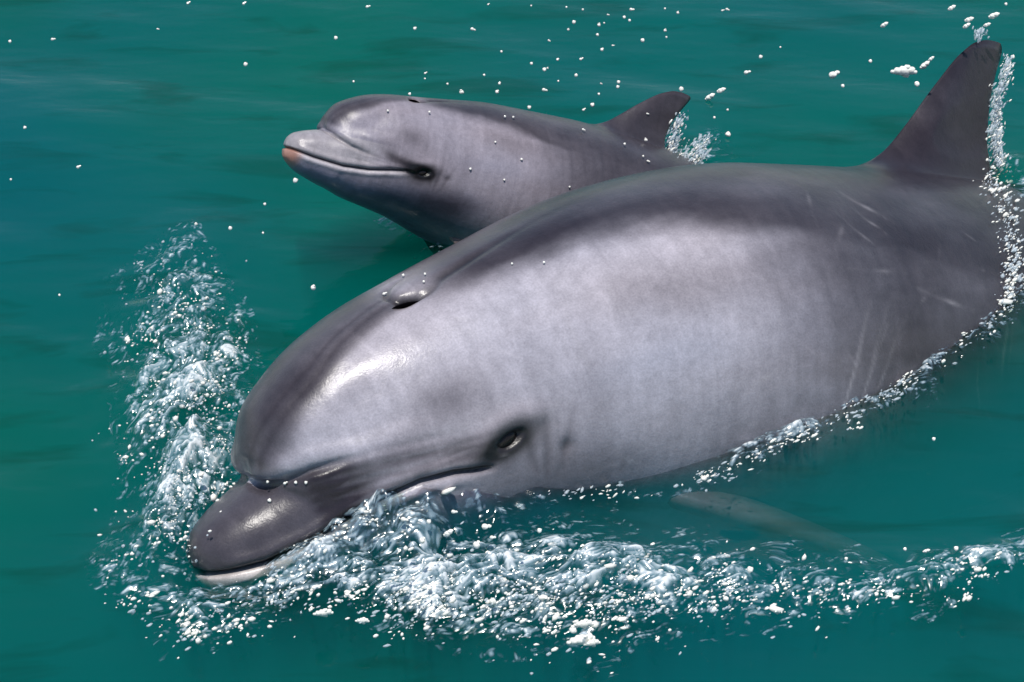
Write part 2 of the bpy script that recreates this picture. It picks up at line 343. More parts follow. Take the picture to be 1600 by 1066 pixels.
def pigment(P, zeta, finh, mk, calf):
    x, y, z = P[..., 0], P[..., 1], P[..., 2]; ay = np.abs(y); g = lambda v, w: np.exp(-(v / w) ** 2)
    nz = fbm(P * np.array([5, 9, 9]), 4, 40); nf = fbm(P * np.array([14, 34, 34]), 4, 50)
    edge = np.interp(x, [.3, .436, .585, .817, 1.0, 1.2, 1.6], [.93, .86, .80, .63, .50, .35, .1]) if not calf else np.interp(x, [.3, .45, .7, 1.0, 1.3], [.95, .82, .62, .50, .3])
    cape = sstep(-.10, .08, zeta - edge + .09 * nz + .04 * nf)
    cape = np.maximum(cape, sstep(.0, .08, finh))
    cape = cape * sstep(.28, .42, x)
    cape = np.maximum(cape, .85 * (mk['sh'] * .5 + .5) * mk['headtop'])                       # darker blaze down the melon
    aft = sstep(.58, 1.03, x + .16 * nz + .22 * zeta * sstep(.5, .9, x)) * .95
    tone = 1 - np.clip(np.maximum(cape, aft), 0, 1)
    big = fbm(P * np.array([2.6, 4, 4]) + 3.1, 3, 45)
    blot = .42 * g(x - .30, .045) * g(z - .085, .026) + .30 * g(x - .23, .035) * g(z - .055, .018) + .30 * g(x - .60, .08) * g(z - .13, .03) + .22 * g(x - .46, .07) * g(z - .04, .04) + .34 * g(x - .42, .09) * g(z + .06, .05)
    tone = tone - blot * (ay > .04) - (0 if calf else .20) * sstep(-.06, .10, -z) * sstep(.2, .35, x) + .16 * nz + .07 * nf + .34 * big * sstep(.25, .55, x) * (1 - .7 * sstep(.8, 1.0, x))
    beak = (1 - sstep(.13, .215, x + .03 * nf)) * (z > mk['zm']) * (1 - sstep(-.006, .004, z - np.where(x < .088, .06, mk['zc'])))
    tone = tone * (1 - .86 * beak) if not calf else tone * (1 - .22 * beak)
    if not calf:
        gape = sstep(-.004, .012, z - mk['zm']) * (1 - sstep(-.016, .004, z - mk['zc'])) * sstep(.11, .15, x) * (1 - sstep(.31, .36, x)) * mk['side']
        tone = tone - gape * (.33 + .10 * np.sin((z - mk['zc']) * 520) + .15 * nf)
    else:
        gape = g(z - .025 + .24 * (x - .237), .014) * sstep(.2, .26, x) * (1 - sstep(.35, .39, x)) * mk['side']
        tone = tone - .85 * gape
        throat_tint_shade = sstep(.005, .075, mk['zm'] - z + .02 * nz) * (1 - sstep(.36, .62, x))  # calf throat: its own darker skin plus painted shade
        tone = tone - .70 * throat_tint_shade - .35 * g(x - .50, .12) * sstep(.0, .08, -z) - .55 * g(x - .335, .04) * g(z - .003, .018) * mk['side']  # painted shade eases out behind the throat; the eye patch is a marking
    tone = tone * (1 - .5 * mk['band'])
    dark = np.clip(mk['mouth'] * .95 + np.exp(-(mk['er'] / 1.15) ** 3) * mk['side'] * .97 + .9 * mk['slit'] + .5 * mk['ear'] + .7 * mk['arc'] + mk['hole'] * 1.2 + .6 * mk['trail']
                   + .45 * np.exp(-(((x - mk['ex'] + .03) / .045) ** 2 + ((z - mk['ez'] + .006) / .016) ** 2)) * mk['side'], 0, 1)
    if calf: dark = np.clip(dark + .85 * np.exp(-(((x - .335) / .045) ** 2 + ((z - .004 + .24 * (x - .335)) / .016) ** 2) ** 1.5) * mk['side'], 0, 1)
    tone = np.clip(tone, 0, 1)[..., None]
    dk, lt = np.array([.026, .020, .026]), np.array([.40, .38, .435])
    if calf: dk, lt = np.array([.045, .038, .046]), np.array([.29, .265, .31])
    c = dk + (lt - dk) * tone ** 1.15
    if calf: c = c * (1 + throat_tint_shade[..., None] * np.array([-.12, .02, .30]))  # bluish cast of the shaded throat, put into the skin colour
    hue = fbm(P * np.array([4, 8, 8]) + 9.7, 3, 81); c = c * (1 + hue[..., None] * np.array([.06, .0, -.05]))
    pale = (1 - sstep(.07, .14, x)) * (z < mk['zm'] - .001) * (0 if calf else 1)               # white lower jaw
    c = c + (np.array([.66, .60, .58]) - c) * np.clip(pale, 0, 1)[..., None]
    belly = sstep(.35, .8, -zeta) * sstep(.3, .5, x); c = c + (np.array([.42, .39, .41]) - c) * (belly * (.2 * sstep(.6, .8, x) if calf else .7))[..., None]
    if calf:
        lip = g(z - mk['zm'] + .009, .007) * (1 - sstep(.27, .34, x)); c = c + (np.array([.55, .51, .53]) - c) * (lip * .8)[..., None]
        tip = (1 - sstep(.0, .03, x)) * (z < mk['zm'] + .004); c = c + (np.array([.42, .19, .13]) - c) * (tip * .85)[..., None]
        ul = (1 - sstep(.16, .26, x)) * (z > mk['zm']) * (z < .05); c = c + (np.array([.40, .37, .38]) - c) * (ul * .55)[..., None]
    c = c * (1 - .93 * dark[..., None])
    if not calf:                                                     # rake marks and old scratches on the flank
        R = np.random.default_rng(5)
        def scratch(x0, z0, x1, z1, w, a):
            dx, dz = x1 - x0, z1 - z0; t = np.clip(((x - x0) * dx + (z - z0) * dz) / (dx * dx + dz * dz), 0, 1)
            dd = np.hypot(x - x0 - t * dx + .004 * np.sin(t * 5), z - z0 - t * dz); return a * g(dd, w) * (y > 0) * np.sin(np.pi * np.clip(t, .08, .92))
        m = 0
        for a in SCARS: m = np.maximum(m, scratch(*a))
        c = c + (np.array([.5, .47, .5]) - c) * np.clip(m, 0, 1)[..., None]
    return np.clip(c, .004, .8)
SCARS = []
for k in range(6): SCARS.append((.842 + (0, .012, .035, .043, .066, .075)[k], (.085, .10, .07, .095, .06, .08)[k], .785 + (0, .012, .026, .037, .05, .07)[k], (-.075, -.03, -.06, -.02, -.04, .0)[k], (.0018, .0024)[k % 2], (.42, .2, .34, .16, .26, .14)[k]))
SCARS += [(.905, .235, .945, .205, .003, .32), (.90, .215, .925, .185, .0022, .25), (.86, .21, .90, .16, .0022, .2), (.95, .115, 1.05, .085, .0028, .32), (.83, .14, .93, .135, .0025, .2),
          (.66, .0, .69, .02, .004, .35), (.47, -.03, .52, -.08, .003, .3), (.44, -.05, .50, -.065, .003, .25), (.23, .10, .25, .14, .0016, .18), (.56, .17, .62, .11, .0018, .2), (.30, .10, .27, .14, .0014, .2), (.75, .12, .70, -.02, .0016, .16), (.62, .06, .60, -.04, .0016, .16)]

_r = np.random.default_rng(9)
for _k in range(44):
    _x, _z, _a, _l = _r.uniform(.16, 1.25), _r.uniform(-.10, .22), _r.choice([1.2, -.5, -1.1]) + _r.normal() * .35, _r.uniform(.02, .11)
    SCARS.append((_x, _z, _x + _l * math.cos(_a), _z + _l * math.sin(_a), _r.uniform(.0012, .0024), _r.uniform(.06, .20)))
def skin_material(name, rough):
    m, nt, out = material(name); b = N(nt, 'ShaderNodeBsdfPrincipled'); nt.links.new(b.outputs[0], out.inputs[0])
    at = N(nt, 'ShaderNodeAttribute', attribute_name='pig'); lc = N(nt, 'ShaderNodeAttribute', attribute_name='anat')
    f1 = N(nt, 'ShaderNodeTexNoise'); f1.inputs['Scale'].default_value = 60; f1.inputs['Detail'].default_value = 6; f1.inputs['Roughness'].default_value = .7; nt.links.new(lc.outputs['Vector'], f1.inputs['Vector'])
    f2 = N(nt, 'ShaderNodeTexNoise'); f2.inputs['Scale'].default_value = 420; f2.inputs['Detail'].default_value = 3; nt.links.new(lc.outputs['Vector'], f2.inputs['Vector'])
    mott = mathn(nt, 'MULTIPLY_ADD', f1.outputs[0], .7, .65); mott = mathn(nt, 'MULTIPLY', mott, mathn(nt, 'MULTIPLY_ADD', f2.outputs[0], .55, .725))
    mpd = N(nt, 'ShaderNodeMapping'); mpd.inputs['Scale'].default_value = (46, 9, 5); nt.links.new(lc.outputs['Vector'], mpd.inputs[0])
    dr = N(nt, 'ShaderNodeTexNoise'); dr.inputs['Scale'].default_value = 1; dr.inputs['Detail'].default_value = 4; dr.inputs['Distortion'].default_value = .6; nt.links.new(mpd.outputs[0], dr.inputs['Vector'])
    mott = mathn(nt, 'MULTIPLY', mott, mathn(nt, 'MULTIPLY_ADD', dr.outputs[0], .55, .72))
    vs_ = N(nt, 'ShaderNodeTexVoronoi'); vs_.inputs['Scale'].default_value = 34; nt.links.new(lc.outputs['Vector'], vs_.inputs['Vector'])
    nick = ramp(nt, vs_.outputs['Distance'], [(.02, (.8,) * 3), (.06, (1,) * 3)]); mott = mathn(nt, 'MULTIPLY', mott, nick)
    mul = N(nt, 'ShaderNodeVectorMath', operation='SCALE'); nt.links.new(at.outputs['Vector'], mul.inputs[0]); nt.links.new(mott, mul.inputs['Scale'])
    nt.links.new(mul.outputs[0], b.inputs['Base Color'])
    rr = mathn(nt, 'MULTIPLY_ADD', dr.outputs[0], .30, mathn(nt, 'MULTIPLY_ADD', f1.outputs[0], .16, rough - .23)); nt.links.new(rr, b.inputs['Roughness'])
    b.inputs['Specular IOR Level'].default_value = .28; b.inputs['Coat Weight'].default_value = .5; b.inputs['Coat Roughness'].default_value = .25; b.inputs['Coat IOR'].default_value = 1.36
    bu = N(nt, 'ShaderNodeBump'); bu.inputs['Strength'].default_value = .2; bu.inputs['Distance'].default_value = .004
    hh = mathn(nt, 'MULTIPLY_ADD', f2.outputs[0], .25, f1.outputs[0]); nt.links.new(hh, bu.inputs['Height']); nt.links.new(bu.outputs[0], b.inputs['Normal']); nt.links.new(bu.outputs[0], b.inputs['Coat Normal'])
    return m
m_skin = skin_material('wet_grey_skin', .35); m_calf = skin_material('wet_calf_skin', .36)
m_eye, nt, out = material('dark_eye'); b = N(nt, 'ShaderNodeBsdfPrincipled'); nt.links.new(b.outputs[0], out.inputs[0])
b.inputs['Base Color'].default_value = (.012, .009, .008, 1); b.inputs['Roughness'].default_value = .22; b.inputs['Specular IOR Level'].default_value = .35

def flipper(root, tip, chord0, bow, nrm, nseg=28, nsec=20):
    """swept paddle in anatomy space: root/tip points, chord, lens section"""
    root, tip, nrm = (np.array(v, float) for v in (root, tip, nrm)); ax = tip - root; Ln = np.linalg.norm(ax); ax /= Ln
    back = np.cross(nrm, ax); back /= np.linalg.norm(back); back *= np.sign(back[0]); up = np.cross(ax, back)
    Vv = []
    for s in np.linspace(0, 1, nseg):
        ch = chord0 * (1 - s) ** .5 * (.75 + .6 * s) + .004; c0 = root + ax * Ln * s + back * bow * s * s * Ln
        for q in np.linspace(0, 2 * np.pi, nsec, endpoint=False):
            cx = .5 - .5 * np.cos(q); th = .16 * ch * np.sin(q) * (1 - .6 * cx); Vv.append(c0 + back * (cx - .35) * ch + up * th)
    Vv = np.array(Vv).reshape(nseg, nsec, 3); return Vv
def make_dolphin(name, rows, pose, nu, nh, fin, calf, label, mat):
    P, T, zeta = loft(rows, nu, nh)
    P, finh = raise_fin(P, T, *fin)
    P, mk = sculpt(P, calf)
    c = pigment(P, zeta, finh, mk, calf)
    Wp = bend(P, pose); base = np.array([Wp[..., 0].mean(), Wp[..., 1].mean(), Wp[..., 2].min()])
    Vs, Fs, Cs, As = [Wp.reshape(-1, 3)], [grid_faces(nu, P.shape[1], True)], [c.reshape(-1, 3)], [P.reshape(-1, 3)]
    nv = P.shape[0] * P.shape[1]
    extra = [flipper((.50, s * .07, -.10) if calf else (.52, s * .02, -.085), (.72, s * .17, -.34) if calf else (.80, s * .35, -.235), (.15 if calf else .21), .25, (.1, s * 1, .1) if calf else (.1, 0, 1)) for s in (1, -1)]
    extra += [flipper((2.38, 0, .01), (2.62, s * .30, .0), .20, .35, (0, 0, 1)) for s in (1, -1)]
    for E in extra:
        We = bend(E, pose).reshape(-1, 3); Vs.append(We); Fs.append(grid_faces(E.shape[0], E.shape[1], True) + nv); nv += len(We)
        Cs.append(np.tile([.15, .115, .115], (len(We), 1))); As.append(E.reshape(-1, 3))
    root = bpy.data.objects.new(name, None); col.objects.link(root); root.location = base; root.empty_display_size = .1
    tag(root, label, 'dolphin')
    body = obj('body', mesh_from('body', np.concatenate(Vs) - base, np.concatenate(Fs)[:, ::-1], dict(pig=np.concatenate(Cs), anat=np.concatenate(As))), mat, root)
    # eyes
    L = P[:, :nh]
    i, j = np.unravel_index(np.argmin((L[..., 0] - mk['ex']) ** 2 + (L[..., 2] - mk['ez']) ** 2), L.shape[:2])
    for s in (1, -1):
        uu, vv = np.meshgrid(np.linspace(0, np.pi, 14), np.linspace(0, 2 * np.pi, 24, endpoint=False), indexing='ij')
        S = np.stack([np.sin(uu) * np.cos(vv) * .0185, np.cos(uu) * .0115, np.sin(uu) * np.sin(vv) * .0120], -1)
        a = .28; S = np.stack([S[..., 0] * np.cos(a) - S[..., 2] * np.sin(a), S[..., 1], S[..., 0] * np.sin(a) + S[..., 2] * np.cos(a)], -1)
        C0 = L[i, j] * np.array([1, s, 1]) - np.array([0, s * .0035, 0])
        Ew = bend(S + C0, pose).reshape(-1, 3)
        obj('eye', mesh_from('eye', Ew - base, grid_faces(14, 24, True)), m_eye, root)
    i, j = np.unravel_index(np.argmin((L[..., 0] - .325) ** 2 + (L[..., 1] - .050) ** 2 + 9 * (L[..., 2] < .12)), L.shape[:2])
    nn = normals(P)[i, j]; nn = nn * np.sign(nn[2]); t1 = np.array([1, -.22, 0]); t1 -= nn * (t1 @ nn); t1 /= np.linalg.norm(t1); t2 = np.cross(nn, t1)
    S = t1 * (np.sin(uu) * np.cos(vv) * .0205)[..., None] + t2 * (np.sin(uu) * np.sin(vv) * .0125)[..., None] + nn * (np.cos(uu) * .0022)[..., None]
    obj('blowhole', mesh_from('blowhole', bend(S + L[i, j] + nn * .0028, pose).reshape(-1, 3) - base, grid_faces(14, 24, True)), m_hole, root)
    return root, Wp, P
m_hole, nt, out = material('hole_shade_disc'); b = N(nt, 'ShaderNodeBsdfDiffuse'); b.inputs[0].default_value = (.006, .005, .006, 1); nt.links.new(b.outputs[0], out.inputs[0])  # black disc in place of the shade inside the open blowhole
POSE_A = dict(pitch=-.0738, yaw=.6432, roll=.3768, pb=.4343, yb=.0093, pc=-.0755, yc=.0578, pos=(-.4078, -.5329, .0117), s=1.1287)
POSE_C = dict(pitch=.4398, yaw=.3897, roll=.3896, pb=-.0437, yb=-.0105, pc=.30, yc=.1077, pos=(-.3361, .2477, .2007), s=.5508)
adult, WA, PA = make_dolphin('adult_dolphin', ADULT, POSE_A, 760, 240, (1.06, 1.345, .195, .16, 1.9), False, 'large grey adult dolphin pushing a white bow wave with its beak', m_skin)
CALF = ADULT.copy()
for k in range(len(CALF)):                                         # slimmer back, deeper jaw
    if CALF[k, 0] > .5: CALF[k, 1] *= np.interp(CALF[k, 0], [.5, .7, 1.1, 2], [1, .92, .84, .84])
    CALF[k, 6] -= np.interp(CALF[k, 5], [0, .05, .2, .35], [.004, .016, .016, 0])
calf, WC, PC = make_dolphin('calf_dolphin', CALF, POSE_C, 480, 160, (.93, 1.175, .175, .18, 2.0), True, 'small grey calf dolphin lifting its head beside the large adult', m_calf)

# ------------------------------------------------------------------ splash
m_foam, nt, out = material('white_foam')                       # lacy froth: bubbles leave holes through which the water shows
dn = N(nt, 'ShaderNodeAttribute', attribute_name='froth')
al = ramp(nt, dn.outputs['Fac'], [(0.0, (0,) * 3), (.25, (.20,) * 3), (.6, (.52,) * 3), (.95, (.90,) * 3)])
cr = ramp(nt, dn.outputs['Fac'], [(0.0, (.32, .55, .66)), (.35, (.45, .63, .73)), (.85, (.82, .87, .89))])
b = N(nt, 'ShaderNodeBsdfPrincipled'); nt.links.new(cr, b.inputs['Base Color']); b.inputs['Roughness'].default_value = .22; b.inputs['Specular IOR Level'].default_value = .8
t = N(nt, 'ShaderNodeBsdfTransparent'); gf = N(nt, 'ShaderNodeBsdfGlossy'); gf.inputs['Roughness'].default_value = .2
film = N(nt, 'ShaderNodeMixShader'); nt.links.new(ramp(nt, mathn(nt, 'ADD', dn.outputs['Fac'], .3), [(.10, (0,) * 3), (.30, (.15,) * 3)]), film.inputs[0]); nt.links.new(t.outputs[0], film.inputs[1]); nt.links.new(gf.outputs[0], film.inputs[2])
mx = N(nt, 'ShaderNodeMixShader'); nt.links.new(al, mx.inputs[0]); nt.links.new(film.outputs[0], mx.inputs[1]); nt.links.new(b.outputs[0], mx.inputs[2]); nt.links.new(mx.outputs[0], out.inputs[0])

def drop_material(name, colr, rough, clear):
    m, nt, out = material(name); b = N(nt, 'ShaderNodeBsdfPrincipled'); b.inputs['Base Color'].default_value = (*colr, 1); b.inputs['Roughness'].default_value = rough
    b.inputs['Specular IOR Level'].default_value = .8
    t = N(nt, 'ShaderNodeBsdfTransparent'); mx = N(nt, 'ShaderNodeMixShader'); mx.inputs[0].default_value = 1 - clear
    nt.links.new(t.outputs[0], mx.inputs[1]); nt.links.new(b.outputs[0], mx.inputs[2]); nt.links.new(mx.outputs[0], out.inputs[0]); return m
m_drop = drop_material('bright_drop', (.95, .93, .85), .12, 0.0)  # clear water coloured warm white; the sun glint is put into the colour
m_mist = drop_material('thin_spray', (.75, .84, .90), .3, .55)

def ico(level):
    t = (1 + 5 ** .5) / 2
    Vv = np.array([(-1, t, 0), (1, t, 0), (-1, -t, 0), (1, -t, 0), (0, -1, t), (0, 1, t), (0, -1, -t), (0, 1, -t), (t, 0, -1), (t, 0, 1), (-t, 0, -1), (-t, 0, 1)], float)
    F = [(0, 11, 5), (0, 5, 1), (0, 1, 7), (0, 7, 10), (0, 10, 11), (1, 5, 9), (5, 11, 4), (11, 10, 2), (10, 7, 6), (7, 1, 8), (3, 9, 4), (3, 4, 2), (3, 2, 6), (3, 6, 8), (3, 8, 9), (4, 9, 5), (2, 4, 11), (6, 2, 10), (8, 6, 7), (9, 8, 1)]
    Vv /= np.linalg.norm(Vv[0])
    for _ in range(level):
        Vl = list(map(tuple, Vv)); mid = {}; G = []
        def md(a, b):
            k = (min(a, b), max(a, b))
            if k not in mid:
                p = np.array(Vl[a]) + np.array(Vl[b]); Vl.append(tuple(p / np.linalg.norm(p))); mid[k] = len(Vl) - 1
            return mid[k]
        for a, b_, c in F:
            x, y, z = md(a, b_), md(b_, c), md(c, a); G += [(a, x, z), (b_, y, x), (c, z, y), (x, y, z)]
        Vv, F = np.array(Vl), G
    return Vv, np.array(F)
IV, IF = ico(0); JV, JF = ico(1)
def beads(C, r, stretch=None, dirs=None, seed=0, fine=False):
    """many small irregular drops joined: centres, radii, elongation along dirs"""
    R = np.random.default_rng(seed); V0, F0 = (JV, JF) if fine else (IV, IF); n = len(C)
    Vv = V0[None] * (1 + .13 * R.normal(size=(n, len(V0), 1))) * r[:, None, None] * R.uniform(.7, 1.25, (n, 1, 3))
    if stretch is not None:
        d = dirs / np.linalg.norm(dirs, axis=1, keepdims=True); pr = (Vv * d[:, None]).sum(-1, keepdims=True); Vv = Vv + d[:, None] * pr * (stretch[:, None, None] - 1)
    return (Vv + C[:, None]).reshape(-1, 3), (F0[None] + (np.arange(n) * len(V0))[:, None, None]).reshape(-1, 3)

def froth_sheet(name, polys, label, seed, amp, flow, step=.0016, cut=.03, base=.50):
    """a finely lumped skin of froth over the water where the splash is; thin where it breaks up"""
    pp = [(dense(p), h) for p, h in polys]
    allq = np.concatenate([p for p, _ in pp]); c4 = np.array([ground(a, b_) for a, b_ in ((allq[:, 0].min() - 90, allq[:, 1].max() + 90), (allq[:, 0].max() + 90, allq[:, 1].max() + 90), (allq[:, 0].min() - 90, allq[:, 1].min() - 90), (allq[:, 0].max() + 90, allq[:, 1].min() - 90))])
    ax_, ay_ = np.arange(c4[:, 0].min(), min(c4[:, 0].max(), 1.0), step), np.arange(c4[:, 1].min(), c4[:, 1].max(), step)
    # coarse test first, then keep only the cells inside the splash
    XX, YY = np.meshgrid(ax_, ay_, indexing='ij'); shp = XX.shape
    D = np.zeros(XX.size); ci, cj = np.arange(0, shp[0], 8), np.arange(0, shp[1], 8)
    CX, CY = np.meshgrid(ax_[ci], ay_[cj], indexing='ij'); Dc, _ = foam_density(to_px(np.stack([CX.ravel(), CY.ravel(), 0 * CX.ravel()], -1)), pp); Dc = Dc.reshape(CX.shape)
    fi, fj = np.clip(np.arange(shp[0]) / 8, 0, len(ci) - 1.001), np.clip(np.arange(shp[1]) / 8, 0, len(cj) - 1.001)
    i0, j0 = fi.astype(int), fj.astype(int); u_, v_ = (fi - i0)[:, None], (fj - j0)[None]
    D = Dc[i0][:, j0] * (1 - u_) * (1 - v_) + Dc[i0 + 1][:, j0] * u_ * (1 - v_) + Dc[i0][:, j0 + 1] * (1 - u_) * v_ + Dc[i0 + 1][:, j0 + 1] * u_ * v_
    ok = D > cut; cells = ok[:-1, :-1] & ok[1:, :-1] & ok[:-1, 1:] & ok[1:, 1:]
    I, J = np.where(cells); m_ = shp[1]; q = np.stack([I * m_ + J, (I + 1) * m_ + J, (I + 1) * m_ + J + 1, I * m_ + J + 1], -1)
    used, inv = np.unique(q, return_inverse=True); q = inv.reshape(q.shape)
    xx, yy, dd = XX.ravel()[used], YY.ravel()[used], D.ravel()[used]
    P3 = np.stack([xx, yy, 0 * xx + seed * .37], -1)
    wpx = .012 * np.stack([vnoise(P3 * 30, seed + 60), vnoise(P3 * 30, seed + 61), 0 * xx], -1); P4 = P3 + wpx
    fx, fy = flow; fl = math.hypot(fx, fy); fx, fy = fx / fl, fy / fl          # streaks along the flow
    P4 = np.stack([(P4[:, 0] * fx + P4[:, 1] * fy) * .55, (-P4[:, 0] * fy + P4[:, 1] * fx) * 1.15, P4[:, 2]], -1)
    b1, b2, b3, b4 = (np.abs(vnoise(P4 * f, seed + k)) for k, f in enumerate((20, 52, 130, 290)))
    clump = fbm(P3 * np.array([9, 12, 1]), 3, seed + 9)
    zz = wz(xx, yy) + .003 + dd * amp * (.9 * b1 + .55 * b2 + .26 * b3 + .09 * b4)
    th = np.tanh(dd * (1 + 1.0 * clump) * 1.0) * 1.0 - base + .65 * (b2 - .32) + .9 * (b3 - .32) + .75 * (b4 - .32) + .4 * (b1 - .3)
    # keep only what is not a bare hole
    keep = (th[q] > -.30).any(1); q = q[keep]; used2, inv = np.unique(q, return_inverse=True)
    o = obj(name, mesh_from(name, np.stack([xx, yy, zz], -1)[used2], inv.reshape(q.shape), dict(froth=th[used2])), m_foam)
    return tag(o, label, 'foam', kind='stuff')
froth_sheet('bow_foam', ((BOW, 0), (BOW_IN, 0)), 'white lacy foam thrown up ahead of the adult dolphin\'s melon', 3, .026, (.25, 1))
froth_sheet('lip_foam', ((LIP_G, 0),), 'thin glassy water with foam climbing the adult dolphin\'s lower jaw', 43, .011, (.9, .6), base=.46)
froth_sheet('side_foam', ((CHIN, 0), (FRONT, 0)), 'white churning foam trailing from the adult dolphin\'s beak along its side', 13, .024, (.9, .42), base=.53)
froth_sheet('flank_foam', ((FLANK, 0), (WAKE, 0), (CALFWAKE, 0), (CALFCHIN, 0)), 'thin foam line where water meets the dolphins\' flanks and fins', 23, .012, (.85, .6), base=.60)

def scatter(polys, n, zmax, seed, spread=.75, zmin=.010):
    """drop centres: pixel spots near the splash lines, each at its own height above the water"""
    R = np.random.default_rng(seed); out_ = []
    for poly, share in polys:
        P = dense(poly); w = P[:, 2] * P[:, 3]; k = R.choice(len(P), int(n * share), p=w / w.sum())
        # clumps: offsets share a few centres
        nc = max(6, int(n * share / 14)); cl = R.choice(len(P), nc, p=w / w.sum()); cx = P[cl, :2] + R.normal(size=(nc, 2)) * P[cl, 2:3] * spread * .8
        own = P[k, :2] + R.normal(size=(len(k), 2)) * P[k, 2:3] * spread
        pick = R.integers(0, nc, len(k)); cc = cx[pick] + R.normal(size=(len(k), 2)) * np.array([9, 7])
        xy = np.where((R.random(len(k)) < .6)[:, None], cc, own)
        hz = (zmin + R.random(len(k)) ** 2.2 * zmax) * P[k, 3]
        for (a, b_), h in zip(xy, hz):
            g0 = ground(a, b_, 0.0); z0 = float(wz(g0[0], g0[1])); out_.append(ground(a, b_, z0 + h + .003))
    return np.array(out_)
def spray(name, polys, n, zmax, rmed, seed, label, stretch=(1, 1.6), d=(.9, .3, .25), mat=None, spread=.75, zmin=.010, rmax=.0055):
    R = np.random.default_rng(seed); C = scatter(polys, n, zmax, seed, spread, zmin); r = np.clip(rmed * np.exp(R.normal(size=len(C)) * .5), .0008, rmax)
    st = R.uniform(*stretch, len(C)); dirs = np.array(d)[None] + R.normal(size=(len(C), 3)) * .25
    Vv, Ff = beads(C, r, st, dirs, seed)
    return tag(obj(name, mesh_from(name, Vv, Ff), mat or m_drop), label, 'spray', kind='stuff')

DIAG = (.85, .55, .12)
spray('bow_spray', ((BOW, .85), (BOW_IN, .15)), 620, .045, .0013, 1, 'glittering drops of spray over the bow foam by the adult\'s melon', spread=.7)
spray('bow_mist', ((BOW, .85), (BOW_IN, .15)), 500, .035, .0012, 2, 'fine bluish spray hanging in the bow foam', mat=m_mist, rmax=.002)
spray('side_spray', ((FRONT, .76), (CHIN, .14), (LIP, .12)), 1150, .030, .0013, 4, 'glittering drops of spray over the foam along the adult\'s side', stretch=(1, 2.4), d=DIAG)
spray('side_mist', ((FRONT, .8), (CHIN, .14), (LIP, .06)), 800, .030, .0012, 5, 'fine bluish spray hanging in the side foam', stretch=(1, 3), d=DIAG, mat=m_mist, rmax=.002)
spray('flank_spray', ((FLANK, 1),), 230, .006, .0010, 6, 'sparkling beads of water along the adult\'s waterline', stretch=(1.2, 3), d=DIAG, spread=.6, zmin=.001)
spray('flank_mist', ((FLANK, .85), (CALFWAKE, .15)), 260, .006, .0012, 7, 'fine bluish spray along the adult\'s waterline', stretch=(1.2, 4), d=DIAG, spread=.9, mat=m_mist, zmin=.001, rmax=.002)

def at_depth(px, py, dep):
    return CAM + (FWD + RGT * ((px - 800) / FPX) + UPV * ((533 - py) / FPX)) * dep
ftop = WA.reshape(-1, 3)[np.argmax(WA.reshape(-1, 3)[:, 2] * (PA.reshape(-1, 3)[:, 0] > 1.1) + PA.reshape(-1, 3)[:, 2])]
ctop = WC.reshape(-1, 3)[np.argmax(PC.reshape(-1, 3)[:, 2])]
D_FIN = float((ftop - CAM) @ FWD); D_CALF = float((ctop - CAM) @ FWD)
def surf_depth(px, py, W, fallback, tol=4):
    q = to_px(W.reshape(-1, 3)); m = (np.abs(q[:, 0] - px) < tol) & (np.abs(q[:, 1] - py) < tol)
    return float(((W.reshape(-1, 3)[m] - CAM) @ FWD).min()) if m.any() else fallback
def air_spray(name, poly, n, dep, rmed, seed, label, mat, stretch=(1.2, 3.5), d=(.5, .3, .7), thick=.03):
    R = np.random.default_rng(seed); P = dense(poly); w = P[:, 2] * P[:, 3]; k = R.choice(len(P), n, p=w / w.sum())
    xy = P[k, :2] + R.normal(size=(n, 2)) * P[k, 2:3] * .6; C = np.array([at_depth(a, b_, dep + R.normal() * thick) for a, b_ in xy])
    r = np.clip(rmed * np.exp(R.normal(size=n) * .45), .0007, .0021); st = R.uniform(*stretch, n); dirs = np.array(d)[None] + R.normal(size=(n, 3)) * .25
    Vv, Ff = beads(C, r, st, dirs, seed); return tag(obj(name, mesh_from(name, Vv, Ff), mat), label, 'spray', kind='stuff')
FINTRAIL = [(1576, 88, 7, .5), (1572, 120, 8, .8), (1560, 150, 9, 1), (1556, 190, 9, 1), (1556, 230, 10, 1), (1562, 258, 12, 1)]
BACK = [(1545, 262, 16, .6), (1560, 290, 20, .9), (1572, 330, 18, 1), (1582, 380, 16, 1), (1586, 430, 14, 1), (1570, 475, 14, .9)]
def skin_spray(name, poly, n, W, rmed, seed, label, mat):
    R = np.random.default_rng(seed); P = dense(poly); k = R.choice(len(P), n); xy = P[k, :2] + R.normal(size=(n, 2)) * P[k, 2:3] * .6
    C = np.array([at_depth(a, b_, min(surf_depth(a, b_, W, 9), float((ground(a, b_) - CAM) @ FWD)) - .004) for a, b_ in xy]); r = np.clip(rmed * np.exp(R.normal(size=n) * .45), .0007, .004)
    Vv, Ff = beads(C, r, R.uniform(1.2, 3, n), np.array([.8, .5, .3])[None] + R.normal(size=(n, 3)) * .2, seed); return tag(obj(name, mesh_from(name, Vv, Ff), mat), label, 'spray', kind='stuff')
FINTIP = [(1530, 66, 4, .8), (1526, 48, 5, .5), (1540, 55, 5, .4)]
CALFTRAIL = [(1066, 180, 9, .4), (1052, 205, 9, .8), (1050, 235, 11, .9), (1062, 258, 13, 1), (1085, 252, 15, 1), (1100, 215, 10, .4)]
skin_spray('back_spray', BACK, 190, WA, .0012, 41, 'glittering beads of water washing over the adult\'s back behind its fin', m_drop)
skin_spray('back_mist', BACK, 260, WA, .0012, 42, 'fine bluish spray washing over the adult\'s back behind its fin', m_mist)
air_spray('fin_spray', FINTRAIL, 200, D_FIN, .0012, 31, 'glittering spray streaming off the trailing edge of the adult\'s tall fin', m_drop)
